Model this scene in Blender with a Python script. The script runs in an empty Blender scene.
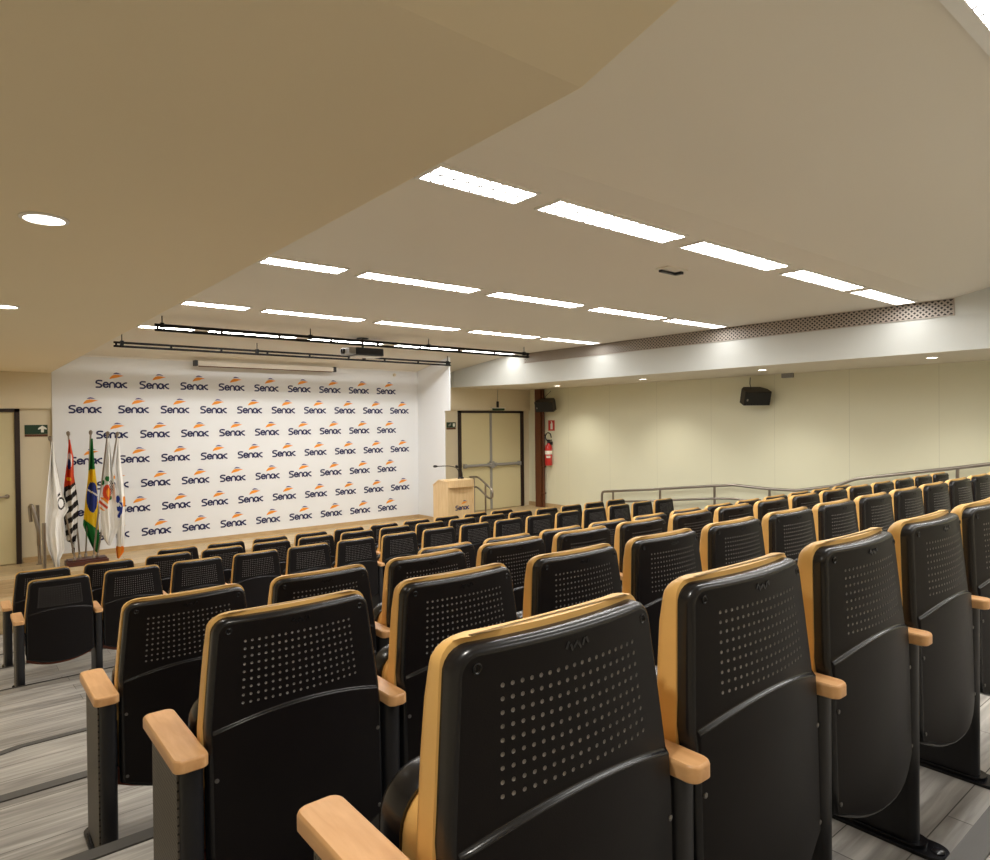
import bpy, bmesh, math, random
from mathutils import Vector, Matrix
from mathutils.geometry import delaunay_2d_cdt

random.seed(7)
S = bpy.context.scene
COL = S.collection

# ------------------------------------------------------------------ camera
F_PX, YAW, PITCH, ROLL, CX, CY = 668.7, 0.6865, -0.0091, -0.0097, 495.0, 429.0
cyw, syw = math.cos(YAW), math.sin(YAW)
FW = Vector((syw * math.cos(PITCH), cyw * math.cos(PITCH), math.sin(PITCH)))
RT = Vector((cyw, -syw, 0.0))
UP = RT.cross(FW)
R2 = RT * math.cos(ROLL) + UP * math.sin(ROLL)
U2 = UP * math.cos(ROLL) - RT * math.sin(ROLL)
cam_data = bpy.data.cameras.new('camera')
cam = bpy.data.objects.new('camera', cam_data)
COL.objects.link(cam)
cam.matrix_world = Matrix(((R2.x, U2.x, -FW.x, 0), (R2.y, U2.y, -FW.y, 0), (R2.z, U2.z, -FW.z, 0), (0, 0, 0, 1)))
cam_data.sensor_width = 36.0
cam_data.sensor_fit = 'HORIZONTAL'
cam_data.lens = F_PX / 990.0 * 36.0
cam_data.shift_y = (CY - 430.0) / 990.0
cam_data.clip_start = 0.02
cam_data.clip_end = 100
S.camera = cam

# ------------------------------------------------------------------ world, exposure
w = bpy.data.worlds.new('world')
S.world = w
w.use_nodes = True
w.node_tree.nodes['Background'].inputs[0].default_value = (0.02, 0.02, 0.02, 1)
w.node_tree.nodes['Background'].inputs[1].default_value = 0.0
S.view_settings.view_transform = 'Standard'
S.view_settings.look = 'None'
S.view_settings.exposure = 0.08
S.view_settings.gamma = 1.0
S.view_settings.use_curve_mapping = False
PANEL_LIGHT = 38.0          # emission of the fluorescent diffusers
DOWN_WATT = 16.0            # recessed downlights

# pixel ray -> point on a plane of the room (used to take measured places off the photograph)
def _ray(u, v):
    return FW + R2 * ((u - CX) / F_PX) - U2 * ((v - CY) / F_PX)
def onX(u, v, X):
    d = _ray(u, v); return d * (X / d.x)
def onY(u, v, Y):
    d = _ray(u, v); return d * (Y / d.y)
def onZ(u, v, Z):
    d = _ray(u, v); return d * (Z / d.z)

# ------------------------------------------------------------------ materials
def srgb(r, g, b):
    f = lambda c: (c / 255.0) / 12.92 if c / 255.0 <= 0.04045 else ((c / 255.0 + 0.055) / 1.055) ** 2.4
    return (f(r), f(g), f(b), 1.0)

def mat(name, col, rough=0.5, metal=0.0, spec=0.5, var=0.06, vscale=6.0, bump=0.0, bscale=80.0, coat=0.0, stretch=(1, 1, 1)):
    m = bpy.data.materials.new(name); m.use_nodes = True
    nt = m.node_tree; b = nt.nodes['Principled BSDF']
    b.inputs['Roughness'].default_value = rough
    b.inputs['Metallic'].default_value = metal
    b.inputs['Specular IOR Level'].default_value = spec
    b.inputs['Coat Weight'].default_value = coat
    tc = nt.nodes.new('ShaderNodeTexCoord')
    mp = nt.nodes.new('ShaderNodeMapping'); mp.inputs['Scale'].default_value = stretch
    nt.links.new(tc.outputs['Object'], mp.inputs['Vector'])
    n = nt.nodes.new('ShaderNodeTexNoise'); n.inputs['Scale'].default_value = vscale; n.inputs['Detail'].default_value = 4
    nt.links.new(mp.outputs[0], n.inputs['Vector'])
    r = nt.nodes.new('ShaderNodeMix'); r.data_type = 'RGBA'
    r.inputs['A'].default_value = tuple(c * (1 - var) for c in col[:3]) + (1,)
    r.inputs['B'].default_value = tuple(min(1, c * (1 + var)) for c in col[:3]) + (1,)
    nt.links.new(n.outputs['Fac'], r.inputs['Factor'])
    nt.links.new(r.outputs['Result'], b.inputs['Base Color'])
    if bump > 0:
        n2 = nt.nodes.new('ShaderNodeTexNoise'); n2.inputs['Scale'].default_value = bscale
        nt.links.new(tc.outputs['Object'], n2.inputs['Vector'])
        bp = nt.nodes.new('ShaderNodeBump'); bp.inputs['Strength'].default_value = bump; bp.inputs['Distance'].default_value = 0.002
        nt.links.new(n2.outputs['Fac'], bp.inputs['Height']); nt.links.new(bp.outputs[0], b.inputs['Normal'])
    return m

def emis(name, col, strength):
    m = bpy.data.materials.new(name); m.use_nodes = True
    nt = m.node_tree; b = nt.nodes['Principled BSDF']
    b.inputs['Base Color'].default_value = (0.9, 0.9, 0.9, 1)
    b.inputs['Emission Color'].default_value = col
    b.inputs['Emission Strength'].default_value = strength
    return m

def wood_floor():
    m = bpy.data.materials.new('floor_planks'); m.use_nodes = True
    nt = m.node_tree; b = nt.nodes['Principled BSDF']; L = nt.links
    tc = nt.nodes.new('ShaderNodeTexCoord')
    br = nt.nodes.new('ShaderNodeTexBrick')
    br.inputs['Scale'].default_value = 1.0; br.inputs['Brick Width'].default_value = 1.2
    br.inputs['Row Height'].default_value = 0.18; br.inputs['Mortar Size'].default_value = 0.0018
    br.inputs['Color1'].default_value = (0.25, 0.25, 0.25, 1); br.inputs['Color2'].default_value = (0.75, 0.75, 0.75, 1)
    br.inputs['Mortar'].default_value = (0.0, 0.0, 0.0, 1); br.offset = 0.37
    L.new(tc.outputs['Object'], br.inputs['Vector'])
    mp = nt.nodes.new('ShaderNodeMapping'); mp.inputs['Scale'].default_value = (1.6, 22, 22)
    L.new(tc.outputs['Object'], mp.inputs['Vector'])
    n = nt.nodes.new('ShaderNodeTexNoise'); n.inputs['Scale'].default_value = 1.7; n.inputs['Detail'].default_value = 6; n.inputs['Distortion'].default_value = 0.6
    L.new(mp.outputs[0], n.inputs['Vector'])
    mp2 = nt.nodes.new('ShaderNodeMapping'); mp2.inputs['Scale'].default_value = (1.2, 5, 5)
    L.new(tc.outputs['Object'], mp2.inputs['Vector'])
    n2 = nt.nodes.new('ShaderNodeTexNoise'); n2.inputs['Scale'].default_value = 1.3; n2.inputs['Detail'].default_value = 3
    L.new(mp2.outputs[0], n2.inputs['Vector'])
    a = nt.nodes.new('ShaderNodeMath'); a.operation = 'MULTIPLY_ADD'; a.inputs[1].default_value = 0.55
    L.new(n.outputs['Fac'], a.inputs[0])
    a2 = nt.nodes.new('ShaderNodeMath'); a2.operation = 'MULTIPLY_ADD'; a2.inputs[1].default_value = 0.25
    L.new(n2.outputs['Fac'], a2.inputs[0])
    sp = nt.nodes.new('ShaderNodeMath'); sp.operation = 'MULTIPLY'; sp.inputs[1].default_value = 0.22
    L.new(br.outputs['Color'], sp.inputs[0]); L.new(sp.outputs[0], a2.inputs[2]); L.new(a2.outputs[0], a.inputs[2])
    cr = nt.nodes.new('ShaderNodeValToRGB')
    e = cr.color_ramp.elements
    e[0].position = 0.28; e[0].color = FLOOR_DARK
    e[1].position = 0.72; e[1].color = FLOOR_LIGHT
    k = cr.color_ramp.elements.new(0.5); k.color = FLOOR_MID
    L.new(a.outputs[0], cr.inputs['Fac'])
    mx = nt.nodes.new('ShaderNodeMix'); mx.data_type = 'RGBA'; mx.inputs['B'].default_value = srgb(62, 56, 48)
    L.new(cr.outputs['Color'], mx.inputs['A']); L.new(br.outputs['Fac'], mx.inputs['Factor'])
    L.new(mx.outputs['Result'], b.inputs['Base Color'])
    b.inputs['Roughness'].default_value = 0.42
    return m
FLOOR_DARK, FLOOR_MID, FLOOR_LIGHT = srgb(92, 87, 82), srgb(148, 143, 136), srgb(194, 189, 181)

def wood(name, c1, c2, axis=(1, 14, 14), scale=3.0, rough=0.38):
    m = bpy.data.materials.new(name); m.use_nodes = True
    nt = m.node_tree; b = nt.nodes['Principled BSDF']; L = nt.links
    tc = nt.nodes.new('ShaderNodeTexCoord'); mp = nt.nodes.new('ShaderNodeMapping'); mp.inputs['Scale'].default_value = axis
    L.new(tc.outputs['Object'], mp.inputs['Vector'])
    n = nt.nodes.new('ShaderNodeTexNoise'); n.inputs['Scale'].default_value = scale; n.inputs['Detail'].default_value = 5; n.inputs['Distortion'].default_value = 0.4
    L.new(mp.outputs[0], n.inputs['Vector'])
    cr = nt.nodes.new('ShaderNodeValToRGB'); cr.color_ramp.elements[0].position = 0.3; cr.color_ramp.elements[1].position = 0.7
    cr.color_ramp.elements[0].color = c1; cr.color_ramp.elements[1].color = c2
    L.new(n.outputs['Fac'], cr.inputs['Fac']); L.new(cr.outputs['Color'], b.inputs['Base Color'])
    b.inputs['Roughness'].default_value = rough
    return m

def dotted(name, base, dot, px, pz, r, axes=('Y', 'Z'), rough=0.5, stagger=True):
    """perforated sheet: small round dark holes on a regular grid"""
    m = bpy.data.materials.new(name); m.use_nodes = True
    nt = m.node_tree; b = nt.nodes['Principled BSDF']; L = nt.links
    tc = nt.nodes.new('ShaderNodeTexCoord'); sx = nt.nodes.new('ShaderNodeSeparateXYZ'); L.new(tc.outputs['Object'], sx.inputs[0])
    def M(op, a, bb=None):
        q = nt.nodes.new('ShaderNodeMath'); q.operation = op
        for i, s in enumerate((a, bb)):
            if s is None: continue
            if isinstance(s, (int, float)): q.inputs[i].default_value = s
            else: L.new(s, q.inputs[i])
        return q.outputs[0]
    a = M('DIVIDE', sx.outputs[axes[0]], px); c = M('DIVIDE', sx.outputs[axes[1]], pz)
    if stagger:
        a = M('ADD', a, M('MULTIPLY', M('FLOORED_MODULO', M('FLOOR', c), 2.0), 0.5))
    fa = M('MULTIPLY', M('SUBTRACT', M('FRACT', a), 0.5), px); fc = M('MULTIPLY', M('SUBTRACT', M('FRACT', c), 0.5), pz)
    d = M('SQRT', M('ADD', M('MULTIPLY', fa, fa), M('MULTIPLY', fc, fc)))
    k = M('LESS_THAN', d, r)
    mx = nt.nodes.new('ShaderNodeMix'); mx.data_type = 'RGBA'; mx.inputs['A'].default_value = base; mx.inputs['B'].default_value = dot
    L.new(k, mx.inputs['Factor']); L.new(mx.outputs['Result'], b.inputs['Base Color'])
    b.inputs['Roughness'].default_value = rough
    return m

def seamed_wall(name, col, pitch, off, axis='Y'):
    m = mat(name, col, 0.62, var=0.025, vscale=1.2, bump=0.05, bscale=60)
    nt = m.node_tree; L = nt.links; b = nt.nodes['Principled BSDF']
    src = b.inputs['Base Color'].links[0].from_socket
    tc = nt.nodes.new('ShaderNodeTexCoord'); sx = nt.nodes.new('ShaderNodeSeparateXYZ'); L.new(tc.outputs['Object'], sx.inputs[0])
    a = nt.nodes.new('ShaderNodeMath'); a.operation = 'MULTIPLY_ADD'; a.inputs[1].default_value = 1 / pitch; a.inputs[2].default_value = off
    L.new(sx.outputs[axis], a.inputs[0])
    fr = nt.nodes.new('ShaderNodeMath'); fr.operation = 'FRACT'; L.new(a.outputs[0], fr.inputs[0])
    lt = nt.nodes.new('ShaderNodeMath'); lt.operation = 'LESS_THAN'; lt.inputs[1].default_value = 0.004 / pitch; L.new(fr.outputs[0], lt.inputs[0])
    mx = nt.nodes.new('ShaderNodeMix'); mx.data_type = 'RGBA'; mx.inputs['B'].default_value = tuple(c * 0.72 for c in col[:3]) + (1,)
    L.new(src, mx.inputs['A']); L.new(lt.outputs[0], mx.inputs['Factor']); L.new(mx.outputs['Result'], b.inputs['Base Color'])
    return m

M = {}
M['ceiling'] = mat('ceiling_paint', srgb(233, 227, 213), 0.8, var=0.02, vscale=0.8)
M['soffit'] = mat('soffit_paint', srgb(242, 228, 196), 0.8, var=0.02, vscale=0.8)
M['fascia'] = mat('fascia_paint', srgb(208, 210, 206), 0.7, var=0.02, vscale=0.8)
M['stage_white'] = mat('stage_wall_paint', srgb(230, 232, 234), 0.6, var=0.015, vscale=0.8)
M['cream_wall'] = mat('cream_wall_paint', srgb(224, 212, 184), 0.65, var=0.025, vscale=1.5)
M['side_wall'] = seamed_wall('side_wall_panels', srgb(231, 229, 203), 1.165, 0.26)
M['dark_trim'] = mat('dark_rubber_nosing', srgb(72, 69, 65), 0.55, var=0.12, vscale=40, stretch=(1, 12, 1))
M['black_gap'] = mat('dark_step_edge', srgb(45, 40, 36), 0.6)
M['floor'] = wood_floor()
FLOOR_DARK, FLOOR_MID, FLOOR_LIGHT = srgb(150, 128, 96), srgb(190, 166, 128), srgb(214, 192, 154)
M['stage_floor'] = wood_floor()
M['baseboard'] = wood('oak_baseboard', srgb(176, 148, 108), srgb(200, 172, 130), (2, 20, 20))
M['black_plastic'] = mat('black_moulded_plastic', srgb(20, 17, 18), 0.42, spec=0.15, var=0.15, vscale=9, bump=0.12, bscale=420)
M['black_rim'] = mat('black_plastic_rim', srgb(24, 24, 27), 0.26, spec=0.42, var=0.1)
M['dimple'] = mat('lit_perforation_wall', srgb(150, 146, 144), 0.3, spec=0.6, var=0.1)  # pale grey paints in the light that the black holes' lips catch
M['black_metal'] = mat('black_powder_coat', srgb(26, 26, 30), 0.42, spec=0.5, var=0.1, vscale=20, bump=0.05, bscale=300)
M['grey_perf'] = dotted('perforated_side_sheet', srgb(98, 92, 84), srgb(18, 16, 15), 0.012, 0.0105, 0.0034)
M['gold'] = mat('mustard_leatherette', srgb(229, 183, 110), 0.44, spec=0.4, var=0.06, vscale=5, bump=0.12, bscale=260)
M['rail_wood'] = wood('red_brown_plywood', srgb(120, 48, 22), srgb(150, 66, 30), (3, 20, 20))
M['arm_wood'] = wood('beech_armrest', srgb(206, 154, 102), srgb(222, 174, 122), (14, 2, 14), 4.0)
M['steel'] = mat('brushed_steel', srgb(168, 160, 152), 0.28, metal=1.0, var=0.05, vscale=30)
M['bolt'] = mat('zinc_bolt', srgb(120, 118, 116), 0.35, metal=0.8)
M['navy'] = mat('navy_print', srgb(28, 34, 92), 0.55)
M['orange'] = mat('orange_print', srgb(240, 150, 40), 0.55)
M['violet'] = mat('slate_blue_print', srgb(74, 76, 138), 0.55)
M['door'] = mat('cream_door_leaf', srgb(216, 205, 164), 0.5, var=0.02, vscale=2)
M['door_frame'] = mat('dark_door_frame', srgb(44, 30, 26), 0.45)
M['white_plastic'] = mat('white_plastic', srgb(236, 234, 228), 0.4)
M['grey_plastic'] = mat('grey_plastic', srgb(150, 148, 144), 0.45)
M['panel_glow_dim'] = emis('weaker_fluorescent_diffuser', (1.0, 0.985, 0.955, 1), PANEL_LIGHT * 0.42)
M['panel_glow'] = emis('fluorescent_diffuser', (1.0, 0.985, 0.955, 1), PANEL_LIGHT)
M['down_glow'] = emis('downlight_lens', (1.0, 0.94, 0.84, 1), 12.0)
M['louvre'] = mat('shaded_louvre', srgb(86, 84, 80), 0.5)
M['column'] = mat('brown_column_paint', srgb(98, 54, 28), 0.45, var=0.1)
M['speaker'] = mat('black_speaker_box', srgb(34, 26, 22), 0.5)
M['speaker_mesh'] = dotted('speaker_grille_mesh', srgb(20, 20, 20), srgb(6, 6, 6), 0.008, 0.008, 0.0028, ('X', 'Z'))
M['red'] = mat('red_enamel', srgb(186, 26, 24), 0.3, coat=0.4)
M['sign_red'] = mat('red_sign', srgb(190, 40, 26), 0.45)
M['sign_green'] = mat('green_sign', srgb(22, 60, 38), 0.4)
M['white_print'] = mat('white_print', srgb(238, 238, 226), 0.5)
M['lectern'] = wood('pale_maple', srgb(220, 188, 140), srgb(234, 206, 160), (14, 14, 1.5), 2.5)
M['dark_wood'] = wood('mahogany_base', srgb(60, 26, 18), srgb(88, 40, 26), (2, 20, 20))
M['cloth_white'] = mat('white_flag_cloth', srgb(240, 238, 234), 0.8, var=0.02)
M['cloth_black'] = mat('black_flag_cloth', srgb(32, 26, 26), 0.8)
M['cloth_red'] = mat('red_flag_cloth', srgb(214, 70, 28), 0.8)
M['cloth_blue'] = mat('blue_flag_cloth', srgb(24, 50, 140), 0.8)
M['cloth_green'] = mat('green_flag_cloth', srgb(18, 120, 50), 0.8)
M['cloth_yellow'] = mat('yellow_flag_cloth', srgb(246, 206, 24), 0.8)
M['cloth_orange'] = mat('orange_flag_cloth', srgb(236, 150, 40), 0.8)
M['truss'] = mat('black_truss', srgb(10, 9, 9), 0.5, spec=0.2)
M['grille_dark'] = mat('grille_void', srgb(40, 38, 38), 0.7)
M['grille_slat'] = mat('grille_slat', srgb(176, 166, 156), 0.5)
M['screen_case'] = mat('screen_case', srgb(226, 218, 204), 0.5)

# ------------------------------------------------------------------ mesh helpers
def obj(name, bm, mats, parent=None, smooth=False, angle=40):
    me = bpy.data.meshes.new(name)
    if bm.faces: bmesh.ops.recalc_face_normals(bm, faces=bm.faces[:])
    bm.to_mesh(me); bm.free()
    for m in (mats if isinstance(mats, (list, tuple)) else [mats]): me.materials.append(m)
    if smooth:
        for p in me.polygons: p.use_smooth = True
        me.set_sharp_from_angle(angle=math.radians(angle))
    o = bpy.data.objects.new(name, me)
    COL.objects.link(o)
    if parent: o.parent = parent
    return o

def tag(o, label, cat, group=None):
    o['label'] = label; o['category'] = cat
    if group: o['group'] = group
    return o

def thing(name, label, cat, loc=(0, 0, 0), group=None, rz=0.0):
    o = bpy.data.objects.new(name, None); COL.objects.link(o)
    o.empty_display_size = 0.1
    o.location = loc; o.rotation_euler = (0, 0, rz)
    return tag(o, label, cat, group)

def struct(name, bm, m, parent=None, smooth=False):
    o = obj(name, bm, m, parent, smooth)
    if parent is None: o['kind'] = 'structure'
    return o

def box(bm, x0, x1, y0, y1, z0, z1, mi=0, bevel=0.0, mtx=None):
    vs = [bm.verts.new(Vector(p)) for p in ((x0, y0, z0), (x1, y0, z0), (x1, y1, z0), (x0, y1, z0), (x0, y0, z1), (x1, y0, z1), (x1, y1, z1), (x0, y1, z1))]
    fs = [bm.faces.new([vs[i] for i in q]) for q in ((0, 3, 2, 1), (4, 5, 6, 7), (0, 1, 5, 4), (1, 2, 6, 5), (2, 3, 7, 6), (3, 0, 4, 7))]
    for f in fs: f.material_index = mi
    if bevel > 0:
        es = list({e for f in fs for e in f.edges})
        r = bmesh.ops.bevel(bm, geom=es, offset=bevel, segments=2, profile=0.5, affect='EDGES')
        for f in r['faces']: f.material_index = mi
        vs = list({v for f in r['faces'] for v in f.verts} | {v for v in vs if v.is_valid})
    if mtx is not None:
        for v in vs: v.co = mtx @ v.co
    return vs

def quad(bm, pts, mi=0):
    f = bm.faces.new([bm.verts.new(Vector(p)) for p in pts]); f.material_index = mi
    return f

def prism(bm, poly, z0, z1, mi=0, axis='z'):
    """extrude a 2-D polygon: axis z -> (x,y), x -> (y,z), y -> (x,z)"""
    def P(a, b, c):
        return Vector((a, b, c)) if axis == 'z' else (Vector((c, a, b)) if axis == 'x' else Vector((a, c, b)))
    lo = [bm.verts.new(P(a, b, z0)) for a, b in poly]; hi = [bm.verts.new(P(a, b, z1)) for a, b in poly]
    n = len(poly)
    fs = [bm.faces.new(lo[::-1]), bm.faces.new(hi)]
    for i in range(n):
        fs.append(bm.faces.new((lo[i], lo[(i + 1) % n], hi[(i + 1) % n], hi[i])))
    for f in fs: f.material_index = mi
    return lo + hi

def loft(bm, loops, mi=0, cap=True, closed=True):
    rows = [[bm.verts.new(Vector(p)) for p in lp] for lp in loops]
    n = len(rows[0])
    for a, b in zip(rows, rows[1:]):
        for i in range(n if closed else n - 1):
            j = (i + 1) % n
            f = bm.faces.new((a[i], a[j], b[j], b[i])); f.material_index = mi
    if cap:
        f = bm.faces.new(rows[0][::-1]); f.material_index = mi
        f = bm.faces.new(rows[-1]); f.material_index = mi
    return rows

def tube(bm, pts, r, seg=10, mi=0, cap=True):
    pts = [Vector(p) for p in pts]
    loops = []
    t0 = (pts[1] - pts[0]).normalized()
    ref = Vector((0, 0, 1)) if abs(t0.z) < 0.9 else Vector((1, 0, 0))
    u = t0.cross(ref).normalized()
    for i, p in enumerate(pts):
        t = (pts[min(i + 1, len(pts) - 1)] - pts[max(i - 1, 0)]).normalized()
        u = (u - t * u.dot(t)).normalized(); v = t.cross(u)
        rr = r[i] if isinstance(r, (list, tuple)) else r
        loops.append([p + (u * math.cos(a) + v * math.sin(a)) * rr for a in [2 * math.pi * k / seg for k in range(seg)]])
    loft(bm, loops, mi, cap)

def smooth_path(pts, rad=0.05, n=5):
    pts = [Vector(p) for p in pts]; out = [pts[0]]
    for a, b, c in zip(pts, pts[1:], pts[2:]):
        r = min(rad, (b - a).length * 0.45, (c - b).length * 0.45)
        p, q = b + (a - b).normalized() * r, b + (c - b).normalized() * r
        for k in range(n + 1):
            t = k / n; out.append(p * (1 - t) ** 2 + b * 2 * t * (1 - t) + q * t * t)
    out.append(pts[-1]); return out

def lathe(bm, prof, seg=20, mi=0, origin=(0, 0, 0), mtx=None):
    o = Vector(origin)
    loops = [[o + Vector((r * math.cos(2 * math.pi * k / seg), r * math.sin(2 * math.pi * k / seg), z)) for k in range(seg)] for r, z in prof]
    if mtx is not None: loops = [[mtx @ p for p in lp] for lp in loops]
    loft(bm, loops, mi, True)

def rrect(x0, x1, y0, y1, r, n=5, corners=(1, 1, 1, 1)):
    out = []
    for (cx, cy, a0, k) in ((x1 - r, y1 - r, 0, 0), (x0 + r, y1 - r, 90, 1), (x0 + r, y0 + r, 180, 2), (x1 - r, y0 + r, 270, 3)):
        if corners[k]:
            for i in range(n + 1):
                a = math.radians(a0 + 90 * i / n); out.append((cx + r * math.cos(a), cy + r * math.sin(a)))
        else:
            out.append((x1 if k in (0, 3) else x0, y1 if k in (0, 1) else y0))
    return out

def copy_tree(o, parent=None):
    c = o.copy(); COL.objects.link(c); c.parent = parent
    for ch in list(o.children): copy_tree(ch, c)
    return c

# ------------------------------------------------------------------ room data
XL, XR, YB, YS, YD = -1.2, 10.40, -3.2, 11.40, 11.46      # left wall, right wall, back wall, stage wall, door wall
Z_STAGE = -1.90
FLOOR = {'A': -1.240, 'B': -1.416, 'C': -1.573, 'M': -1.770, 'D': -2.208, 'E': -2.300, 'F': -2.380}
def ceil_z(y):
    pts = [(-4.0, 2.05), (-0.6, 2.05), (2.0, 1.43), (2.5, 1.325), (9.9, 1.325), (11.45, 1.04)]
    for (a, za), (b, zb) in zip(pts, pts[1:]):
        if y <= b: return za + (zb - za) * (y - a) / (b - a)
    return 1.04

# ------------------------------------------------------------------ floor: stepped terraces, ramp, stage tiers
EDGES = [(-2.0, -1.073), (0.55, 'A'), (1.58, 'B'), (2.56, 'C'), (3.53, 'M')]
bm = bmesh.new()
prof = [(YB, -1.073), (0.55, -1.073), (0.55, FLOOR['A']), (1.59, FLOOR['A']), (1.59, FLOOR['B']), (2.57, FLOOR['B']), (2.57, FLOOR['C']),
        (3.53, FLOOR['C']), (3.53, FLOOR['M']), (4.53, FLOOR['M']), (4.53, -1.90), (6.63, -2.10), (6.63, FLOOR['D']), (7.61, FLOOR['D']),
        (7.61, FLOOR['E']), (8.42, FLOOR['E']), (8.42, FLOOR['F']), (9.55, FLOOR['F']), (9.55, -2.11), (10.32, -2.11), (10.32, Z_STAGE), (11.6, Z_STAGE), (11.6, -2.7), (YB, -2.7)]
prism(bm, prof, XL - 0.05, XR + 0.05, 0, 'x')
bm.normal_update()
for f in bm.faces:
    if abs(f.normal.x) < 0.5 and f.calc_center_median().y > 9.5: f.material_index = 1
struct('floor', bm, [M['floor'], M['stage_floor']])

def nosing(name, y, z, width=0.05, m='dark_trim', th=0.006):
    bm = bmesh.new()
    poly = [(y - width, z), (y + 0.004, z), (y + 0.004, z - 0.03), (y + 0.010, z - 0.03), (y + 0.010, z + th), (y - width, z + th)]
    prism(bm, poly, XL, XR, 0, 'x')
    struct(name, bm, M[m])
nosing('trim_1', 0.55, -1.073)
nosing('trim_2', 1.59, FLOOR['A'])
nosing('trim_3', 2.57, FLOOR['B'])
nosing('trim_4', 3.53, FLOOR['C'])
bm = bmesh.new()                       # the jogged strip at the head of the ramp
zt = FLOOR['M']
pl = [(XL, 4.47), (0.16, 4.47), (0.30, 4.515), (XR, 4.515), (XR, 4.555), (0.28, 4.555), (0.14, 4.51), (XL, 4.51)]
prism(bm, pl, zt - 0.01, zt + 0.006)
struct('trim_5', bm, M['dark_trim'])
nosing('trim_6', 6.63, -2.10, 0.018, 'black_gap', 0.003)
nosing('trim_7', 7.61, FLOOR['D'], 0.018, 'black_gap', 0.003)
nosing('trim_8', 8.42, FLOOR['E'], 0.018, 'black_gap', 0.003)

# ------------------------------------------------------------------ walls
bm = bmesh.new(); box(bm, XL - 0.1, XL, YB, 11.7, -2.7, 2.3); struct('wall_left', bm, M['cream_wall'])
bm = bmesh.new(); box(bm, XL - 0.1, XR + 0.1, YB - 0.1, YB, -2.7, 2.3); struct('wall_back', bm, M['cream_wall'])
bm = bmesh.new(); box(bm, XR, XR + 0.1, YB, 11.7, -2.7, 2.3); struct('wall_right', bm, M['side_wall'])
X_SL, X_SR = 1.165, 7.335
bm = bmesh.new()
box(bm, X_SL, X_SR + 0.1, YS, YS + 0.2, -2.6, 1.5)
wall_stage = struct('wall_stage', bm, M['stage_white'])
bm = bmesh.new()                       # return wall on the right of the stage, notched below the ledge
prism(bm, [(YS, -2.6), (10.47, -2.6), (10.47, 0.24), (10.29, 0.24), (10.29, 1.6), (YS, 1.6)], X_SR, X_SR + 0.02, 0, 'x')
struct('wall_stage_return', bm, M['stage_white'])
bm = bmesh.new()                       # left bay behind the flags: lower panel with a proud upper band
box(bm, XL, X_SL, YS + 0.05, YS + 0.25, -2.6, 1.6)
box(bm, XL, X_SL - 0.002, YS + 0.005, YS + 0.05, 0.265, 1.6)
struct('wall_stage_left', bm, M['cream_wall'])
bm = bmesh.new()
box(bm, X_SR + 0.02, XR, YD, YD + 0.2, -2.6, 1.6)
box(bm, X_SR + 0.02, XR, YD - 0.05, YD, 0.275, 1.6)
struct('wall_stage_right', bm, M['cream_wall'])

# ceiling sheet (follows the folds) and soffits
bm = bmesh.new()
ys = [YB, -0.6, 2.0, 2.5, 9.9, 11.6]
zs = [ceil_z(y) for y in ys[:-1]] + [1.012]
prism(bm, list(zip(ys, zs)) + [(11.6, 2.4), (YB, 2.4)], XL, XR, 0, 'x')
struct('ceiling', bm, M['ceiling'])
ZSL, XSL, YF = 0.777, 1.150, 1.076
bm = bmesh.new()
prism(bm, [(YS + 0.05, ZSL), (YF, ZSL), (YB, ZSL + 0.26 * (YF - YB)), (YB, 2.3), (YS + 0.05, 2.3)], XL, XSL, 0, 'x')
struct('ceiling_soffit_left', bm, M['soffit'])
ZSR, XSR = 0.745, 8.60
bm = bmesh.new()
M['soffit_grey'] = mat('right_soffit_paint', srgb(226, 218, 200), 0.8, var=0.02, vscale=0.8)
lo = [(XSR, YB), (XSR, 9.55), (8.13, 11.25), (8.13, YD), (XR, YD), (XR, YB)]
n = len(lo)
vl = [bm.verts.new((x, y, ZSR)) for x, y in lo]; vh = [bm.verts.new((x, y, 2.3)) for x, y in lo]
f = bm.faces.new(vl); f.material_index = 1
for i in range(n):
    f = bm.faces.new((vl[i], vl[(i + 1) % n], vh[(i + 1) % n], vh[i])); f.material_index = 0
struct('ceiling_soffit_right', bm, [M['fascia'], M['soffit_grey']])
# thin shadow-gap trim along the stage wall head
bm = bmesh.new(); box(bm, XSL, X_SR, YS - 0.03, YS, 1.03, 1.052); struct('trim_9', bm, M['white_plastic'])
# baseboards
bm = bmesh.new(); box(bm, X_SL, X_SR, YS - 0.015, YS, Z_STAGE, Z_STAGE + 0.075); struct('baseboard_stage', bm, M['baseboard'])
bm = bmesh.new(); box(bm, 0.80, X_SL, YS + 0.03, YS + 0.05, Z_STAGE, Z_STAGE + 0.075); struct('baseboard_left', bm, M['baseboard'])
bm = bmesh.new(); box(bm, X_SR - 0.015, X_SR, 10.47, YS, Z_STAGE, Z_STAGE + 0.075); struct('baseboard_return', bm, M['baseboard'])
bm = bmesh.new(); box(bm, XR - 0.015, XR, 10.32, YD, Z_STAGE, Z_STAGE + 0.09); struct('baseboard_right', bm, M['baseboard'])

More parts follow.
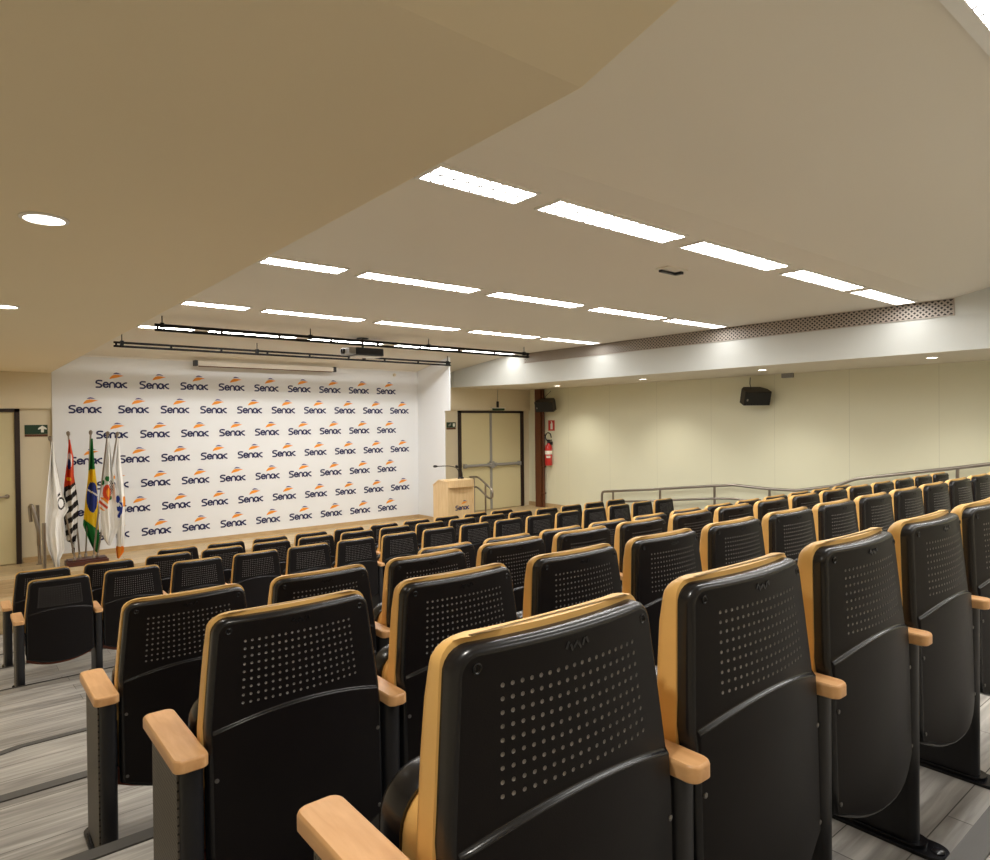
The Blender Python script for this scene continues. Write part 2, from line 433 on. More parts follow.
# ventilation grille in the right fascia
bm = bmesh.new()
box(bm, XSR - 0.006, XSR + 0.002, 2.5, 9.87, 1.148, 1.318)
g = obj('ventilation_grille', bm, M['grille_dark'])
tag(g, 'long grey lattice ventilation grille set high in the white bulkhead above the right wall', 'grille')
bm = bmesh.new()
y0, y1, z0, z1 = 2.5, 9.87, 1.148, 1.318
stp = 0.060; k = y0 - 0.2
while k < y1 + 0.05:
    for sgn in (1, -1):
        a0, b0 = (k, z0) if sgn == 1 else (k, z1)
        a1, b1 = k + 0.2, (z1 if sgn == 1 else z0)
        # clip to the opening
        pts = []
        t0 = max(0, (y0 - a0) / (a1 - a0)); t1 = min(1, (y1 - a0) / (a1 - a0))
        if t1 - t0 > 0.02:
            p = Vector((a0 + (a1 - a0) * t0, b0 + (b1 - b0) * t0)); q = Vector((a0 + (a1 - a0) * t1, b0 + (b1 - b0) * t1))
            d = (q - p).normalized(); nn = Vector((-d.y, d.x)) * 0.0085
            xx = XSR - 0.010 - (0.0021 if sgn > 0 else 0)
            prism(bm, [tuple(p + nn), tuple(p - nn), tuple(q - nn), tuple(q + nn)], xx, xx + 0.003, 0, 'x')
    k += stp
obj('slat', bm, M['grille_slat'], g)
bm = bmesh.new()
for (a, b, c, d) in ((y0 - .012, y1 + .012, z0 - .012, z0), (y0 - .012, y1 + .012, z1, z1 + .006), (y0 - .012, y0, z0, z1), (y1, y1 + .012, z0, z1)):
    box(bm, XSR - 0.014, XSR, a, b, c, d)
obj('grille_frame', bm, M['grille_slat'], g)

# ------------------------------------------------------------------ printed wall logos
def stroke(bm, pts, w, mi, y=0.0):
    P = [Vector((p[0], p[1])) for p in pts]
    for a, b in zip(P, P[1:]):
        d = (b - a).normalized(); n = Vector((-d.y, d.x)) * w
        quad(bm, [(a.x + n.x, y, a.y + n.y), (a.x - n.x, y, a.y - n.y), (b.x - n.x, y, b.y - n.y), (b.x + n.x, y, b.y + n.y)], mi)
    for p in P:
        f = bm.faces.new([bm.verts.new((p.x + w * math.cos(a), y, p.y + w * math.sin(a))) for a in [k * math.pi / 4 for k in range(8)]]); f.material_index = mi
def arcpts(cx, cz, rx, rz, a0, a1, n=12):
    return [(cx + rx * math.cos(math.radians(a0 + (a1 - a0) * i / n)), cz + rz * math.sin(math.radians(a0 + (a1 - a0) * i / n))) for i in range(n + 1)]
def make_logo(bm, s=1.0):
    """navy lettering with an orange and slate swoosh over it; unit = width of the word, origin at the word's centre"""
    w = 0.028 * s
    T = lambda pts: [((x - 0.5) * s, z * s) for x, z in pts]
    S_ = arcpts(.105, .065, .085, .055, 50, 180, 8) + arcpts(.095, -.062, .095, .062, 85, -150, 9)
    stroke(bm, T([(.19, .118), (.12, .125)] + arcpts(.09, .066, .07, .058, 90, 215, 8) + [(.12, .008), (.165, -.02)] + arcpts(.105, -.062, .08, .056, 30, -100, 8) + [(.02, -.115)]), w, 0)
    stroke(bm, T([(.245, -.028), (.40, -.015)] + arcpts(.322, -.025, .08, .088, 10, 322, 16)), w, 0)
    stroke(bm, T([(.445, -.112), (.445, -.01)] + arcpts(.525, -.025, .08, .088, 170, 0, 10) + [(.605, -.112)]), w, 0)
    stroke(bm, T(arcpts(.72, -.025, .078, .088, 60, 395, 18)), w, 0)
    stroke(bm, T([(.795, .05), (.80, -.02), (.825, -.112)]), w, 0)
    stroke(bm, T([(.985, .062), (.93, .05), (.815, -.03)]), w, 0)
    stroke(bm, T([(.86, -.005), (.92, -.08), (.99, -.112)]), w, 0)
    # orange leaf
    o = [(.435, .185), (.465, .255), (.53, .322), (.62, .355), (.73, .352), (.905, .318), (.80, .292), (.70, .252), (.60, .228), (.52, .212)]
    f = bm.faces.new([bm.verts.new(((x - .5) * s, 0, z * s)) for x, z in o]); f.material_index = 1
    b = [(.55, .368), (.60, .415), (.66, .432), (.73, .418), (.83, .370), (.74, .380), (.66, .382)]
    f = bm.faces.new([bm.verts.new(((x - .5) * s, 0, z * s)) for x, z in b]); f.material_index = 2
    bmesh.ops.triangulate(bm, faces=[f for f in bm.faces if len(f.verts) > 8])
    for f in bm.faces:
        f.normal_update()
        if f.normal.y > 0: f.normal_flip()
bm = bmesh.new(); make_logo(bm, 0.412)

# grid measured on the photograph: column pitch, row pitch, first word centre
LK = YS / 12.4721
LD, LDZ, LX0, LZ0 = 0.6423 * LK, 0.4125 * LK, 2.0953 * LK, 1.107 * LK
me = bpy.data.meshes.new('printed_logo'); bm.to_mesh(me); bm.free()
for k in ('navy', 'orange', 'violet'): me.materials.append(M[k])
for r in range(1, 8):
    cols = range(0, 9) if r % 2 else range(0, 10)
    for c in cols:
        o = bpy.data.objects.new('printed_logo', me); COL.objects.link(o); o.parent = wall_stage
        o.location = (LX0 + (c if r % 2 else c - 0.5) * LD - (0.05 if r % 2 == 0 and c == 0 else 0.0), YS - 0.003, LZ0 - r * LDZ)

# ------------------------------------------------------------------ doors
def exit_bar(bm, x0, x1, y, z):
    tube(bm, [(x0, y, z), (x1, y, z)], 0.028, 12)
# right: double door with panic bars
dr = bpy.data.objects.new('door_1', None); COL.objects.link(dr); dr['kind'] = 'structure'
dx0, dx1, dzt = 8.37, 10.19, 0.262
bm = bmesh.new()
box(bm, dx0, dx0 + 0.055, YD - 0.06, YD + 0.02, Z_STAGE, dzt); box(bm, dx1 - 0.09, dx1, YD - 0.06, YD + 0.02, Z_STAGE, dzt); box(bm, dx0, dx1, YD - 0.06, YD + 0.02, dzt - 0.045, dzt)
obj('door_frame', bm, M['door_frame'], dr)
dm = 9.235
for a, b in ((dx0 + 0.055, dm - 0.004), (dm + 0.004, dx1 - 0.09)):
    bm = bmesh.new(); box(bm, a, b, YD - 0.04, YD, Z_STAGE + 0.01, dzt - 0.045, bevel=0.004)
    lf = obj('door_leaf', bm, M['door'], dr)
    bm = bmesh.new()
    tube(bm, [(a + 0.06, YD - 0.10, -0.915), (b - 0.06, YD - 0.10, -0.915)], 0.030, 12)
    for xx in (a + 0.07, b - 0.07): box(bm, xx - 0.03, xx + 0.03, YD - 0.12, YD - 0.04, -0.96, -0.87, bevel=0.005)
    obj('panic_bar', bm, M['grey_plastic'], lf, True)
bm = bmesh.new(); box(bm, dm - 0.03, dm + 0.03, YD - 0.052, YD - 0.03, Z_STAGE + 0.01, dzt - 0.045)
box(bm, dm - 0.045, dm + 0.045, YD - 0.11, YD - 0.03, -0.99, -0.84, bevel=0.006)
obj('centre_bolt_rail', bm, M['grey_plastic'], dr)
# left: single door, only its latch side is in view
dl = bpy.data.objects.new('door_2', None); COL.objects.link(dl); dl['kind'] = 'structure'
bm = bmesh.new()
yb = YS + 0.05
box(bm, -0.32, -0.27, yb - 0.05, yb + 0.02, Z_STAGE, 0.262); box(bm, 0.725, 0.785, yb - 0.05, yb + 0.02, Z_STAGE, 0.262); box(bm, -0.32, 0.785, yb - 0.05, yb + 0.02, 0.215, 0.262)
obj('door_frame', bm, M['door_frame'], dl)
bm = bmesh.new(); box(bm, -0.27, 0.725, yb - 0.03, yb, Z_STAGE + 0.01, 0.215, bevel=0.004); lf = obj('door_leaf', bm, M['door'], dl)
bm = bmesh.new(); tube(bm, [(0.63, yb - 0.03, -0.95), (0.63, yb - 0.08, -0.95), (0.50, yb - 0.085, -0.955)], 0.014, 8); lathe(bm, [(0.03, 0), (0.03, 0.01)], 12, 0, mtx=Matrix.Translation((0.63, yb - 0.03, -0.95)) @ Matrix.Rotation(math.pi / 2, 4, 'X'))
obj('door_handle', bm, M['steel'], lf, True)

# ------------------------------------------------------------------ ceiling luminaires
def luminaire(name, label, x0, x1, yc, group, fw=0.018):
    zc = ceil_z(yc); slope = math.atan((ceil_z(yc + 0.05) - ceil_z(yc - 0.05)) / 0.1)
    L, W = x1 - x0 + 2 * (fw - 0.018), 0.235 + 2 * (fw - 0.018)
    t = thing(name, label, 'ceiling light', ((x0 + x1) / 2, yc, zc), group)
    t.rotation_euler = (slope, 0, 0)
    bm = bmesh.new()
    for a, b, c, d in ((-L / 2, L / 2, -W / 2, -W / 2 + fw), (-L / 2, L / 2, W / 2 - fw, W / 2), (-L / 2, -L / 2 + fw, -W / 2 + fw, W / 2 - fw), (L / 2 - fw, L / 2, -W / 2 + fw, W / 2 - fw)):
        box(bm, a, b, c, d, -0.014, 0.0)
    obj('frame', bm, M['white_plastic'], t)
    bm = bmesh.new(); quad(bm, [(-L / 2 + fw, -W / 2 + fw, -0.004), (-L / 2 + fw, W / 2 - fw, -0.004), (L / 2 - fw, W / 2 - fw, -0.004), (L / 2 - fw, -W / 2 + fw, -0.004)])
    obj('diffuser', bm, M['panel_glow_dim' if x0 > 7.2 else 'panel_glow'], t)
    bm = bmesh.new(); box(bm, -L / 2 + fw, L / 2 - fw, -0.005, 0.005, -0.013, -0.006)
    nb = int(L / 0.085)
    for i in range(1, nb):
        x = -L / 2 + i * L / nb
        for c0, c1 in ((-W / 2 + fw, -W / 2 + fw + 0.02), (-0.018, 0.018), (W / 2 - fw - 0.02, W / 2 - fw)):
            box(bm, x - 0.006, x + 0.006, c0, c1, -0.0125, -0.006)
    obj('louvre', bm, M['louvre'], t)
    return t
colx = [(1.955, 2.66), (2.82, 4.10), (4.30, 5.58), (5.82, 7.10), (7.24, 8.46)]
ords = ['leftmost', 'second from the left', 'middle', 'second from the right', 'rightmost']
rown = ['row nearest the camera', 'second row from the camera', 'third row from the camera', 'row seen through the lighting bar']
for r, y in enumerate((2.925, 5.28, 7.62, 9.76)):
    for c, (a, b) in enumerate(colx):
        luminaire('ceiling_light', f'{ords[c]} fluorescent ceiling light in the {rown[r]}', a, b, y, 'fluorescent ceiling lights')
luminaire('ceiling_light', 'white ceiling light cut off by the top right corner of the picture', 2.82, 4.10, 0.79, 'fluorescent ceiling lights', 0.06)
for y in (0.79, -1.55):
    for c, (a, b) in enumerate(colx):
        if y > 0 and c == 1: continue
        luminaire('ceiling_light', 'fluorescent ceiling light over the back of the hall, outside the picture', a, b, y, 'ceiling lights over the back of the hall')

def downlight(x, y, z, label, group, r=0.068, watt=None):
    t = thing('downlight', label, 'ceiling light', (x, y, z), group)
    bm = bmesh.new()
    lathe(bm, [(r + 0.014, 0.0), (r + 0.014, -0.005), (r, -0.008), (r - 0.001, -0.002)], 28)
    obj('trim_ring', bm, M['white_plastic'], t, True)
    bm = bmesh.new(); bm.faces.new([bm.verts.new((r * math.cos(a), -r * math.sin(a), -0.0035)) for a in [2 * math.pi * k / 28 for k in range(28)]])
    obj('lens', bm, M['down_glow'], t)
    ld = bpy.data.lights.new('downlight_lamp', 'SPOT'); ld.energy = (watt or DOWN_WATT) * 4; ld.color = (1.0, 0.96, 0.87); ld.spot_size = math.radians(120); ld.spot_blend = 0.8; ld.shadow_soft_size = 0.06
    lo = bpy.data.objects.new('lamp', ld); COL.objects.link(lo); lo.parent = t; lo.location = (0, 0, -0.012)
    return t
downlight(0.290, 2.985, ZSL, 'larger round downlight in the tan left soffit', 'downlights in the left soffit', 0.066)
downlight(0.296, 5.285, ZSL, 'round downlight cut by the left edge of the picture', 'downlights in the left soffit', 0.066)
for y in (0.70, -1.55):
    downlight(0.296, y, ZSL + max(0, 0.26 * (YF - y)), 'downlight in the left soffit behind the camera, outside the picture', 'downlights behind the camera', 0.066)
for y in (7.58, 9.88):
    downlight(0.290, y, ZSL, 'downlight in the left soffit beside the stage, outside the picture', 'downlights beyond the left picture edge', 0.066)
for y in (0.72, -1.5):
    downlight(9.27, y, ZSR, 'downlight in the right soffit level with the camera, outside the picture', 'downlights behind the camera', 0.060, DOWN_WATT * 1.6)
for x, y, l in ((9.60, 9.70, 'downlight above the loudspeaker on the brown column'), (9.45, 7.43, 'second downlight along the right soffit from the stage'), (9.30, 5.12, 'downlight in the right soffit just above the loudspeaker in mid wall'), (9.27, 2.92, 'downlight of the right soffit nearest the right picture edge')):
    downlight(x, y, ZSR, l, 'downlights in the right soffit', 0.060, DOWN_WATT * 1.3)

# small ceiling detector
t = thing('ceiling_hatch', 'small square vent plate hanging slightly open on the ceiling between light rows', 'vent', (4.90, 3.53, 1.325))
bm = bmesh.new(); box(bm, -0.14, 0.14, -0.07, 0.07, -0.012, 0.0, bevel=0.003); obj('plate', bm, M['ceiling'], t)
bm = bmesh.new(); box(bm, -0.10, 0.12, 0.03, 0.062, -0.030, -0.012); box(bm, 0.09, 0.13, -0.03, 0.05, -0.034, -0.012); obj('hinge', bm, M['black_metal'], t)

# ------------------------------------------------------------------ lighting trusses, projector, screen
def truss(label, y, x0, x1, zt, zb, rods):
    t = thing('lighting_bar', label, 'lighting bar', ((x0 + x1) / 2, y, zb), 'black lighting bars above the stage')
    h = (x1 - x0) / 2; zz = zt - zb
    rb = 0.0185 if zz > 0.09 else 0.016
    for z in (rb, zz - rb):
        bm = bmesh.new(); tube(bm, [(-h, 0, z), (h, 0, z)], rb, 10); obj('bar', bm, M['truss'], t, True)
    bm = bmesh.new()
    for i in range(9):
        x = -h + 0.03 + i * (2 * h - 0.06) / 8
        box(bm, x - 0.012, x + 0.012, -0.012, 0.012, 0.01, zz - 0.01)
    obj('spacer', bm, M['truss'], t)
    for x in rods:
        bm = bmesh.new()
        ct = ceil_z(y) - zb
        tube(bm, [(x, 0, zz - 0.03), (x, 0, ct)], 0.007, 6); box(bm, x - 0.02, x + 0.02, -0.026, 0.026, zz - 0.05, zz + 0.01)
        obj('hanger_rod', bm, M['truss'], t)
truss('longer black double lighting bar hung from the ceiling, the one nearer the camera', 8.75, 1.935, 7.955, 1.230, 1.136, (-2.93, -1.05, 0.9, 2.9))
truss('shorter black double lighting bar, the one hung nearer the stage wall', 10.25, 1.755, 7.335, 1.156, 1.074, (-2.69, -0.85, 0.98, 2.72))

t = thing('projector', 'dark projector hanging from the ceiling behind the nearer lighting bar', 'projector', (4.98, 9.28, 1.05))
bm = bmesh.new(); box(bm, -0.19, 0.28, -0.16, 0.16, 0.0, 0.115, bevel=0.012); obj('body', bm, M['black_metal'], t)
bm = bmesh.new(); box(bm, -0.31, -0.19, -0.15, 0.15, 0.005, 0.11, bevel=0.012); obj('front_panel', bm, M['grey_plastic'], t)
bm = bmesh.new(); lathe(bm, [(0.045, 0), (0.045, 0.03), (0.036, 0.032), (0.03, 0.02)], 18, 0, mtx=Matrix.Translation((-0.31, 0.02, 0.06)) @ Matrix.Rotation(-math.pi / 2, 4, 'Y')); obj('lens', bm, M['black_rim'], t, True)
bm = bmesh.new(); tube(bm, [(0.0, 0, 0.11), (0.0, 0, 0.272)], 0.018, 10); lathe(bm, [(0.09, 0.262), (0.09, 0.275), (0.02, 0.275)], 16); box(bm, -0.1, 0.1, -0.06, 0.06, 0.112, 0.125); obj('ceiling_mount', bm, M['truss'], t, True)
bm = bmesh.new(); box(bm, -0.16, 0.26, -0.12, 0.12, -0.018, 0.0, bevel=0.008); obj('base_plate', bm, M['white_plastic'], t)

t = thing('projection_screen', 'rolled-up projection screen in a slim pale case along the top of the stage wall', 'screen', (4.25, 11.22, 0.955))
bm = bmesh.new(); box(bm, -1.16, 1.16, -0.04, 0.04, 0.0, 0.075, bevel=0.008); obj('case', bm, M['screen_case'], t)
for s in (-1, 1):
    bm = bmesh.new(); box(bm, min(s * 1.16, s * 1.215), max(s * 1.16, s * 1.215), -0.048, 0.048, -0.006, 0.085, bevel=0.006); obj('end_cap', bm, M['black_metal'], t)
bm = bmesh.new(); box(bm, -1.14, 1.14, -0.012, 0.012, -0.014, 0.0); obj('bottom_rod', bm, M['column'], t)
for s in (-0.9, 0.9):
    bm = bmesh.new(); box(bm, s - 0.02, s + 0.02, 0.0, 0.18, 0.03, 0.05); obj('wall_bracket', bm, M['screen_case'], t)
bm = bmesh.new(); lathe(bm, [(0.03, 0), (0.03, 0.03), (0.012, 0.04)], 12, 0, mtx=Matrix.Translation(onY(394, 375, YS)) @ Matrix.Rotation(math.pi / 2, 4, 'X'))
tag(obj('sensor', bm, M['cream_wall'], None, True), 'tiny round beige sensor near the top right of the stage wall', 'sensor')

# ------------------------------------------------------------------ auditorium chair
HW_TOP, HW_LOW, Z_TOP, Z_COR, Z_BOT = 0.214, 0.244, 0.921, 0.290, 0.236
ARC_E, ARC_P = 0.648, 0.688
def half_w(z):
    if z >= 0.65: return HW_LOW - (HW_LOW - 0.012 - HW_TOP + 0.012) * ((z - 0.65) / 0.28) ** 1.05
    return HW_LOW
def arc_z(x):
    return ARC_E + (ARC_P - ARC_E) * (1 - (x / HW_LOW) ** 2)
def bend(x, z):
    return 0.022 * (x / 0.2) ** 2 - 0.0186 + (0.095 * (z - 0.89) if z > 0.65 else -0.0228 + 0.02 * (z - 0.65) + 0.0016 * max(0, 1 - abs(z - 0.65) / 0.05))
LIP = 0.010
def outline(inset=0.0, r=0.042):
    """closed outline of the back shell in (x, z)"""
    pts = []
    hw = lambda z: half_w(z) - inset
    zt = Z_TOP - inset
    # right side upwards
    for i in range(9):
        z = Z_COR + (zt - r - Z_COR) * i / 8; pts.append((hw(z), z))
    cx = hw(zt - r) - r
    for i in range(1, 7):
        a = math.radians(90 * i / 6); pts.append((cx + r * math.cos(a), zt - r + r * math.sin(a)))
    for i in range(1, 8): pts.append((cx - 2 * cx * i / 8, zt))
    left = [(-x, z) for x, z in pts[:15]][::-1]
    pts += left
    b = Z_BOT + inset
    for i in range(1, 12):
        x = -hw(Z_COR) + 2 * hw(Z_COR) * i / 12
        pts.append((x, b + (Z_COR - Z_BOT) * abs(x / hw(Z_COR)) ** 2.4))
    return pts

def make_shell():
    ins = outline(0.012, 0.030)
    V = [Vector(p) for p in ins]; E = [(i, (i + 1) % len(ins)) for i in range(len(ins))]
    def addline(pts):
        s = len(V); V.extend(Vector(p) for p in pts); E.extend((s + i, s + i + 1) for i in range(len(pts) - 1))
    xs = [-1 + 2 * i / 24 for i in range(25)]
    wl = HW_LOW - 0.0135
    for dz in (0.004, 0.0005, -0.0025, -0.0055, -0.009): addline([(x * wl, arc_z(x * wl) + dz) for x in xs])
    NCOL, NROW, PX, PZ, R = 18, 9, 0.0180, 0.0190, 0.0035
    ZT = 0.862 + PZ / 2
    def gp(c, r):                       # point of the perforation field; c in 0..NCOL, r in 0..NROW
        return ((c - NCOL / 2) * PX * (0.945 + 0.09 * r / NROW), ZT - r * PZ)
    ring = [gp(c / 2, 0) for c in range(2 * NCOL)] + [gp(NCOL, r / 2) for r in range(2 * NROW)] + [gp(c / 2, NROW) for c in range(2 * NCOL, 0, -1)] + [gp(0, r / 2) for r in range(2 * NROW, 0, -1)]
    s = len(V); V.extend(Vector(p) for p in ring); E.extend((s + i, s + (i + 1) % len(ring)) for i in range(len(ring)))
    def in_field(x, z):
        r = (ZT - z) / PZ
        return 0 < r < NROW and abs(x) < NCOL / 2 * PX * (0.945 + 0.09 * r / NROW)
    for ix in range(-7, 8):
        for iz in range(20):
            x, z = ix * 0.031, 0.27 + iz * 0.034
            if abs(x) > half_w(z) - 0.02: continue
            if 0.685 < z < 0.885 and abs(x) < 0.182: continue
            if abs(z - arc_z(x)) < 0.018 or z < 0.30 and abs(x) > 0.2: continue
            V.append(Vector((x, z)))
    vo, eo, fo, ov, oe, of = delaunay_2d_cdt(V, E, [], 1, 1e-6)
    bm = bmesh.new()
    def yy(x, z):
        d = (arc_z(x) - z)
        k = 0.0 if d < -0.0005 else (1.0 if d > 0.0055 else (d + 0.0005) / 0.006)
        k = k * k * (3 - 2 * k)
        return bend(x, z) - LIP * k
    vs = [bm.verts.new((v.x, yy(v.x, v.y), v.y)) for v in vo]
    for f in fo:
        cx = sum(vo[i].x for i in f) / len(f); cz = sum(vo[i].y for i in f) / len(f)
        if in_field(cx, cz): continue
        p = [vo[i] for i in f]
        area = sum(p[i].x * p[(i + 1) % len(p)].y - p[(i + 1) % len(p)].x * p[i].y for i in range(len(p)))
        ff = bm.faces.new([vs[i] for i in (f if area > 0 else f[::-1])]); ff.smooth = True      # faces -y
        if -0.0008 < arc_z(cx) - cz < 0.0056: ff.material_index = 3
    # perforated field: every cell a ring of quads round an octagonal hole with a cup behind it
    node = {}
    def nv(c2, r2):
        if (c2, r2) not in node:
            x, z = gp(c2 / 2, r2 / 2); node[(c2, r2)] = bm.verts.new((x, yy(x, z), z))
        return node[(c2, r2)]
    for r in range(NROW):
        for c in range(NCOL):
            o8 = [nv(2 * c + a, 2 * r + b) for a, b in ((2, 1), (2, 0), (1, 0), (0, 0), (0, 1), (0, 2), (1, 2), (2, 2))]
            x, z = gp(c + 0.5, r + 0.5)
            rings = []
            for rr, dy in ((R, 0.0), (R, 0.0), (R * 0.80, 0.0028), (R * 0.45, 0.0034)):
                rings.append([bm.verts.new((x + rr * math.cos(k * math.pi / 4), yy(x + rr * math.cos(k * math.pi / 4), z) + dy, z + rr * math.sin(k * math.pi / 4))) for k in range(8)])
            for k in range(8):
                j = (k + 1) % 8
                ff = bm.faces.new((o8[k], o8[j], rings[0][j], rings[0][k])); ff.smooth = True
            for a, b in zip(rings[1:], rings[2:]):
                for k in range(8):
                    j = (k + 1) % 8
                    ff = bm.faces.new((a[k], a[j], b[j], b[k])); ff.material_index = 1
            ff = bm.faces.new(rings[-1]); ff.material_index = 1
    # rounded rim
    loops = []
    for inset, dy, rr in ((0.012, 0.0, 0.030), (0.0075, 0.0012, 0.0345), (0.0036, 0.0038, 0.0384), (0.001, 0.0078, 0.041), (0.0, 0.013, 0.042), (0.0, 0.032, 0.042)):
        loops.append([(x, yy(x, z) + dy, z) for x, z in outline(inset, rr)])
    rows = [[bm.verts.new(p) for p in lp] for lp in loops]
    nn = len(rows[0])
    for a, b in zip(rows, rows[1:]):
        for i in range(nn):
            j = (i + 1) % nn
            ff = bm.faces.new((a[i], b[i], b[j], a[j])); ff.material_index = 2; ff.smooth = True
    me = bpy.data.meshes.new('backrest_shell')
    bmesh.ops.remove_doubles(bm, verts=bm.verts, dist=0.00002)
    bm.to_mesh(me); bm.free()
    for k in ('black_plastic', 'dimple', 'black_rim', 'black_rim'): me.materials.append(M[k])
    me.set_sharp_from_angle(angle=math.radians(50))
    # smooth analytic shading normals on the moulded face
    def nrm(x, z):
        h = 0.0008
        return Vector((yy(x + h, z) - yy(x - h, z), -2 * h, yy(x, z + h) - yy(x, z - h))).normalized()
    face_v = set()
    for p in me.polygons:
        if p.material_index in (0, 3): face_v.update(p.vertices)
    cn = [Vector(c.vector) for c in me.corner_normals]
    for p in me.polygons:
        if p.material_index == 1: continue
        for li in p.loop_indices:
            vi = me.loops[li].vertex_index
            if vi in face_v:
                co = me.vertices[vi].co; cn[li] = nrm(co.x, co.z)
    me.normals_split_custom_set(cn)
    o = bpy.data.objects.new('backrest_shell', me); COL.objects.link(o); return o

def cushion_depth(z):
    pts = [(0.20, 0.090), (0.45, 0.092), (0.62, 0.086), (0.76, 0.084), (0.84, 0.080), (0.90, 0.070), (0.945, 0.060)]
    if z <= pts[0][0]: return pts[0][1]
    for (a, da), (b, db) in zip(pts, pts[1:]):
        if z <= b: return da + (db - da) * (z - a) / (b - a)
    return pts[-1][1]
def make_cushion():
    bm = bmesh.new()
    zs = [0.50, 0.506, 0.54, 0.58, 0.64, 0.70, 0.76, 0.80, 0.84, 0.87] + [0.889 + 0.042 * math.sin(math.radians(a)) for a in (0, 15, 30, 45, 60, 75, 90)]
    loops = []
    for z in zs:
        w = half_w(min(z, 0.89)) + (0.004 if z > 0.505 else -0.004)
        shr = 0.0
        if z > 0.889:
            t = (z - 0.889) / 0.042; shr = 0.046 * (1 - math.sqrt(max(0, 1 - t * t)))
        w -= shr
        d = cushion_depth(z) - shr * 0.45; b0 = 0.030
        lp = []
        n = 10
        for i in range(n + 1):                        # back edge, left to right
            x = -w + 2 * w * i / n; lp.append((x, bend(min(abs(x), .25), z) + b0, z))
        for a in (0, 30, 60, 90):                     # rounded front right
            c, s = math.cos(math.radians(a)), math.sin(math.radians(a)); r = 0.022
            x = w - r + r * c; lp.append((x, bend(w, z) + d - r + r * s, z))
        for i in range(1, n):
            x = (w - 0.022) - 2 * (w - 0.022) * i / n; lp.append((x, bend(w, z) * 0.5 + bend(x, z) * 0.5 + d, z))
        for a in (90, 120, 150, 180):
            c, s = math.cos(math.radians(a)), math.sin(math.radians(a)); r = 0.022
            x = -w + r + r * c; lp.append((x, bend(w, z) + d - r + r * s, z))
        loops.append(lp)
    loft(bm, loops)
    return obj('backrest_cushion', bm, M['gold'], None, True, 50)

def make_seat():
    """seat folded up: black outer pan, mustard pad towards the backrest, plywood underside"""
    base = rrect(-0.236, 0.236, 0.215, 0.690, 0.075, 7)
    cx, cz = 0.0, 0.4525
    def lp(y, k):
        q = (1 - k) * 0.236
        return [(x * (0.236 - q) / 0.236, y - 0.06 * (z - 0.45), cz + (z - cz) * (0.2375 - q) / 0.2375) for x, z in base]
    bm = bmesh.new()
    loft(bm, [lp(0.224, 0.86), lp(0.219, 0.94), lp(0.208, 0.985), lp(0.195, 1.0), lp(0.155, 1.0), lp(0.146, 0.985), lp(0.150, 0.95)])
    o = obj('seat', bm, M['black_rim'], None, True, 40)
    bm = bmesh.new()
    loft(bm, [lp(0.165, 0.955), lp(0.135, 0.955), lp(0.118, 0.93), lp(0.108, 0.87), lp(0.104, 0.75)])
    obj('seat_pad', bm, M['gold'], o, True, 60)
    bm = bmesh.new()
    xs = [-0.236 + 0.472 * i / 12 for i in range(13)]
    top = [(x, 0.30) for x in xs]; bot = [(x, 0.182 + 0.055 * abs(x / 0.236) ** 2.2) for x in xs]
    loft(bm, [[(x, y, z) for x, z in top] + [(x, y, z) for x, z in bot[::-1]] for y in (0.088, 0.103)])
    obj('seat_underside', bm, M['rail_wood'], o)
    return o

PX0 = -0.28
def make_pedestal(end_side=0):
    """post left of the chair: hollow box post on a floor plate with a beech armrest; end_side -1/+1 adds the perforated outer sheet"""
    bm = bmesh.new()
    prism(bm, rrect(-0.0275, 0.0275, -0.030, 0.250, 0.024, 6), 0.014, 0.598)
    o = obj('pedestal', bm, M['black_metal'], None, True, 40)
    bm = bmesh.new()
    prism(bm, rrect(-0.046, 0.046, -0.105, 0.300, 0.044, 7), 0.0, 0.010)
    prism(bm, rrect(-0.037, 0.037, -0.050, 0.270, 0.032, 6), 0.010, 0.020)
    lathe(bm, [(0.018, 0.010), (0.018, 0.013), (0.012, 0.0165), (0.004, 0.017)], 14, 0, (0, -0.078, 0))
    obj('base_plate', bm, M['black_rim'], o, True, 40)
    bm = bmesh.new()
    W2 = 0.030 if not end_side else 0.040
    ax = 0.010 * end_side
    base = rrect(-W2, W2, -0.062, 0.285, 0.020, 7)
    def sc(f, z):
        return [(ax + x * (1 - f / W2), 0.1115 + (y - 0.1115) * (1 - f / 0.1735), z) for x, y in base]
    loft(bm, [sc(0.003, 0.594), sc(0.0, 0.597), sc(0.0, 0.619), sc(0.0015, 0.6235), sc(0.004, 0.626)])
    obj('armrest', bm, M['arm_wood'], o, True, 28)
    if end_side:
        bm = bmesh.new()
        x = end_side * 0.0275
        prism(bm, rrect(-0.004, 0.246, 0.03, 0.585, 0.006, 2), min(x, x + end_side * 0.005), max(x, x + end_side * 0.005), 0, 'x')
        obj('perforated_side', bm, M['grey_perf'], o)
    return o

